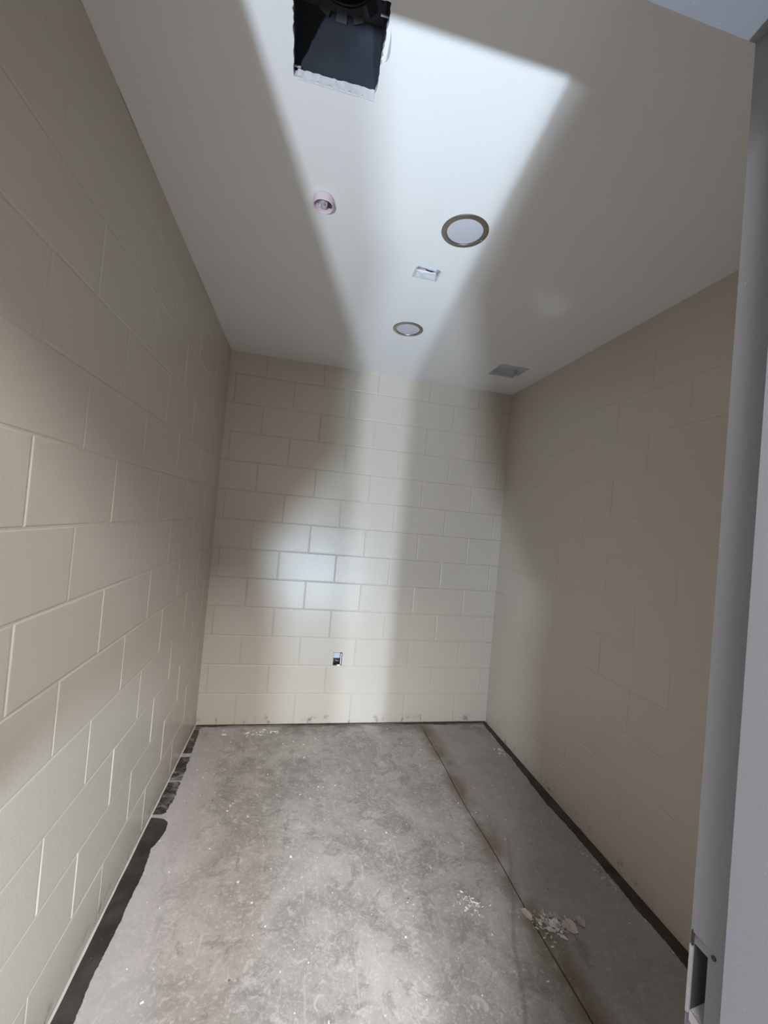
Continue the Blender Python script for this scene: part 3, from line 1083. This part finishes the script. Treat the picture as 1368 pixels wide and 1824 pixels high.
work_light(LAMP_A, (0.2, 0.0, 0.5), 'floor work light straight outside the doorway')
work_light(LAMP_B, (0.25, -1.4, 2.0), 'floor work light left outside the doorway')
cl = empty('ceiling_lamp', (LAMP_C.x, LAMP_C.y, CZ))
tag(cl, 'square lamp on the corridor ceiling', 'lamp')
bm = bmesh.new()
for a in ((-.44, -.41, -.44, .44), (.41, .44, -.44, .44), (-.41, .41, -.44, -.41), (-.41, .41, .41, .44)):
    box(bm, *a, -.03, 0)
mesh_obj('lamp_frame', bm, M_CHIPW, cl)
bm = bmesh.new()
box(bm, -.41, .41, -.41, .41, -.018, -.012)
mesh_obj('diffuser', bm, M_GLOW, cl)

# ------------------------------------------------------------------ the photographer outside the doorway, whose shadow falls into the room
PX, PY = -0.115, -3.42
verts, radii, sedges = [], [], []
def sv(x, y, z, r, ry=None, to=None):
    verts.append((PX + x, PY + y, ZF + z))
    radii.append((r, ry or r))
    if to is not None:
        sedges.append((to, len(verts) - 1))
    return len(verts) - 1
pel = sv(0, 0, .90, .215, .15)
hem = sv(0, 0, .76, .235, .16, pel)
wst = sv(0, 0, 1.08, .185, .125, pel)
cst = sv(0, 0, 1.27, .185, .125, wst)
nb = sv(0, -.005, 1.42, .085, .075, cst)
nk = sv(0, .005, 1.49, .056, .056, nb)
jw = sv(0, .03, 1.545, .064, .070, nk)
hd = sv(0, .02, 1.615, .076, .092, jw)
tp = sv(0, .005, 1.69, .060, .075, hd)
ns = sv(0, .112, 1.595, .012, .014, hd)
for s in (-1, 1):
    er = sv(s * .082, .01, 1.605, .012, .018, hd)
for s in (-1, 1):
    hp = sv(s * .115, 0, .70, .105, .105, hem)
    lg = .038 if s > 0 else 0
    kn = sv(s * .165 + lg, .02, .49, .072, .072, hp)
    cf = sv(s * .170 + lg, -.005, .33, .066, .066, kn)
    an = sv(s * .172 + lg, -.02, .09, .042, .042, cf)
    he = sv(s * .174 + lg, .03, .050, .045, .042, an)
    to = sv(s * .186 + lg, .16, .038, .036, .034, he)
    ex = .075 if s < 0 else .022
    sh = sv(s * .165, 0, 1.375, .070, .070, cst)
    el = sv(s * (.265 + ex), .0, 1.06, .050, .050, sh)
    fm = sv(s * (.20 + ex * .7), .15, 1.20, .042, .042, el)
    wr = sv(s * .085, .30, 1.39, .028, .028, fm)
    pa = sv(s * .068, .345, 1.425, .030, .024, wr)
    for k in range(4):
        q = [(.052, .352, 1.400 + k * .020), (.046, .368, 1.402 + k * .020), (.034 - .002 * k, .372, 1.404 + k * .020)]
        pr = pa
        for x, y, z in q:
            pr = sv(s * x, y, z, .0085 if k else .0075, None, pr)
    pr = pa
    for x, y, z in ((.058, .338, 1.455), (.040, .336, 1.475), (.026, .336, 1.482)):
        pr = sv(s * x, y, z, .0095, None, pr)
me = bpy.data.meshes.new('person')
me.from_pydata(verts, sedges, [])
tmp = bpy.data.objects.new('person_armature_mesh', me)
COL.objects.link(tmp)
tmp.modifiers.new('Skin', 'SKIN').use_smooth_shade = True
for i, r in enumerate(radii):
    sd = me.skin_vertices[0].data[i]
    sd.radius = r
    sd.use_root = (i == pel)
tmp.modifiers.new('Sub', 'SUBSURF').levels = 2
dg = bpy.context.evaluated_depsgraph_get()
body = bpy.data.meshes.new_from_object(tmp.evaluated_get(dg))
bpy.data.objects.remove(tmp)
body.name = 'person'
M_CLOTH = plain('dark_work_clothes', (0.06, 0.065, 0.075), 0.85, nz=50, amt=0.2)
M_SKIN = plain('skin', (0.45, 0.28, 0.21), 0.55)
M_SHOE = plain('shoe_leather', (0.05, 0.035, 0.025), 0.6)
body.materials.clear()
for mt in (M_CLOTH, M_SKIN, M_SHOE):
    body.materials.append(mt)
for p in body.polygons:
    c = p.center
    z = c.z - ZF
    p.use_smooth = True
    p.material_index = 2 if z < .10 else (1 if z > 1.46 or (c.y - PY > .29) else 0)
person = bpy.data.objects.new('person', body)
COL.objects.link(person)
tag(person, 'person standing outside the doorway with both arms raised to hold a phone', 'person')
bm = bmesh.new()
bmesh.ops.create_uvsphere(bm, u_segments=24, v_segments=14, radius=1.0)
for v in list(bm.verts):
    if v.co.z < -.15 and v.co.y > -.2:
        bm.verts.remove(v)
for v in bm.verts:
    f = 1 + .03 * math.sin(9 * v.co.x + 5 * v.co.y)
    v.co = Vector((PX + v.co.x * .093 * f, PY - .005 + v.co.y * .103 * f, ZF + 1.648 + v.co.z * .094 * f))
mesh_obj('hair', bm, plain('dark_hair', (0.03, 0.022, 0.018), 0.6, nz=90, amt=0.4), person, smooth=True)
for s in (-1, 1):
    bm = bmesh.new()
    bmesh.ops.create_uvsphere(bm, u_segments=10, v_segments=6, radius=.011)
    o = mesh_obj('eye', bm, M_CHIPW, person, smooth=True)
    o.location = (PX + s * .031, PY + .098, ZF + 1.617)
# side pieces added at both hips to fill out the figure's cast shadow
for prof in (((.10, .245, .62), (.10, .275, .675), (.10, .315, .725), (.10, .342, .78), (.10, .345, .90), (.10, .340, 1.00), (.10, .335, 1.08)),
             ((-.10, -.245, .64), (-.10, -.275, .685), (-.10, -.315, .735), (-.10, -.345, .79), (-.10, -.362, .86), (-.10, -.370, .95), (-.10, -.372, 1.04))):
    bm = bmesh.new()
    rows = []
    for a, b, z in prof:
        rows.append([bm.verts.new((PX + x, PY + y, ZF + z)) for x, y in ((a, -.07), (b * .86 + a * .14, -.065), (b, -.02), (b, .02), (b * .86 + a * .14, .065), (a, .07))])
    for r0, r1 in zip(rows, rows[1:]):
        for i in range(6):
            j = (i + 1) % 6
            bm.faces.new((r0[i], r0[j], r1[j], r1[i]))
    bm.faces.new(rows[0][::-1])
    bm.faces.new(rows[-1])
    bmesh.ops.recalc_face_normals(bm, faces=bm.faces)
    mesh_obj('hip_shadow_shape', bm, M_CLOTH, person, smooth=True)
ph = bpy.data.objects.new('phone', None)
COL.objects.link(ph)
ph.location = (PX, PY + .357, ZF + 1.36)
tag(ph, 'phone held upright in both hands of the person in the corridor', 'phone')
bm = bmesh.new()
box(bm, -.037, .037, -.004, .004, 0, .150, .002)
mesh_obj('phone_body', bm, M_BLACK, ph)
bm = bmesh.new()
box(bm, -.034, .034, -.0048, -.0042, .004, .146)
mesh_obj('screen', bm, plain('phone_glass', (0.05, 0.06, 0.07), 0.1), ph)
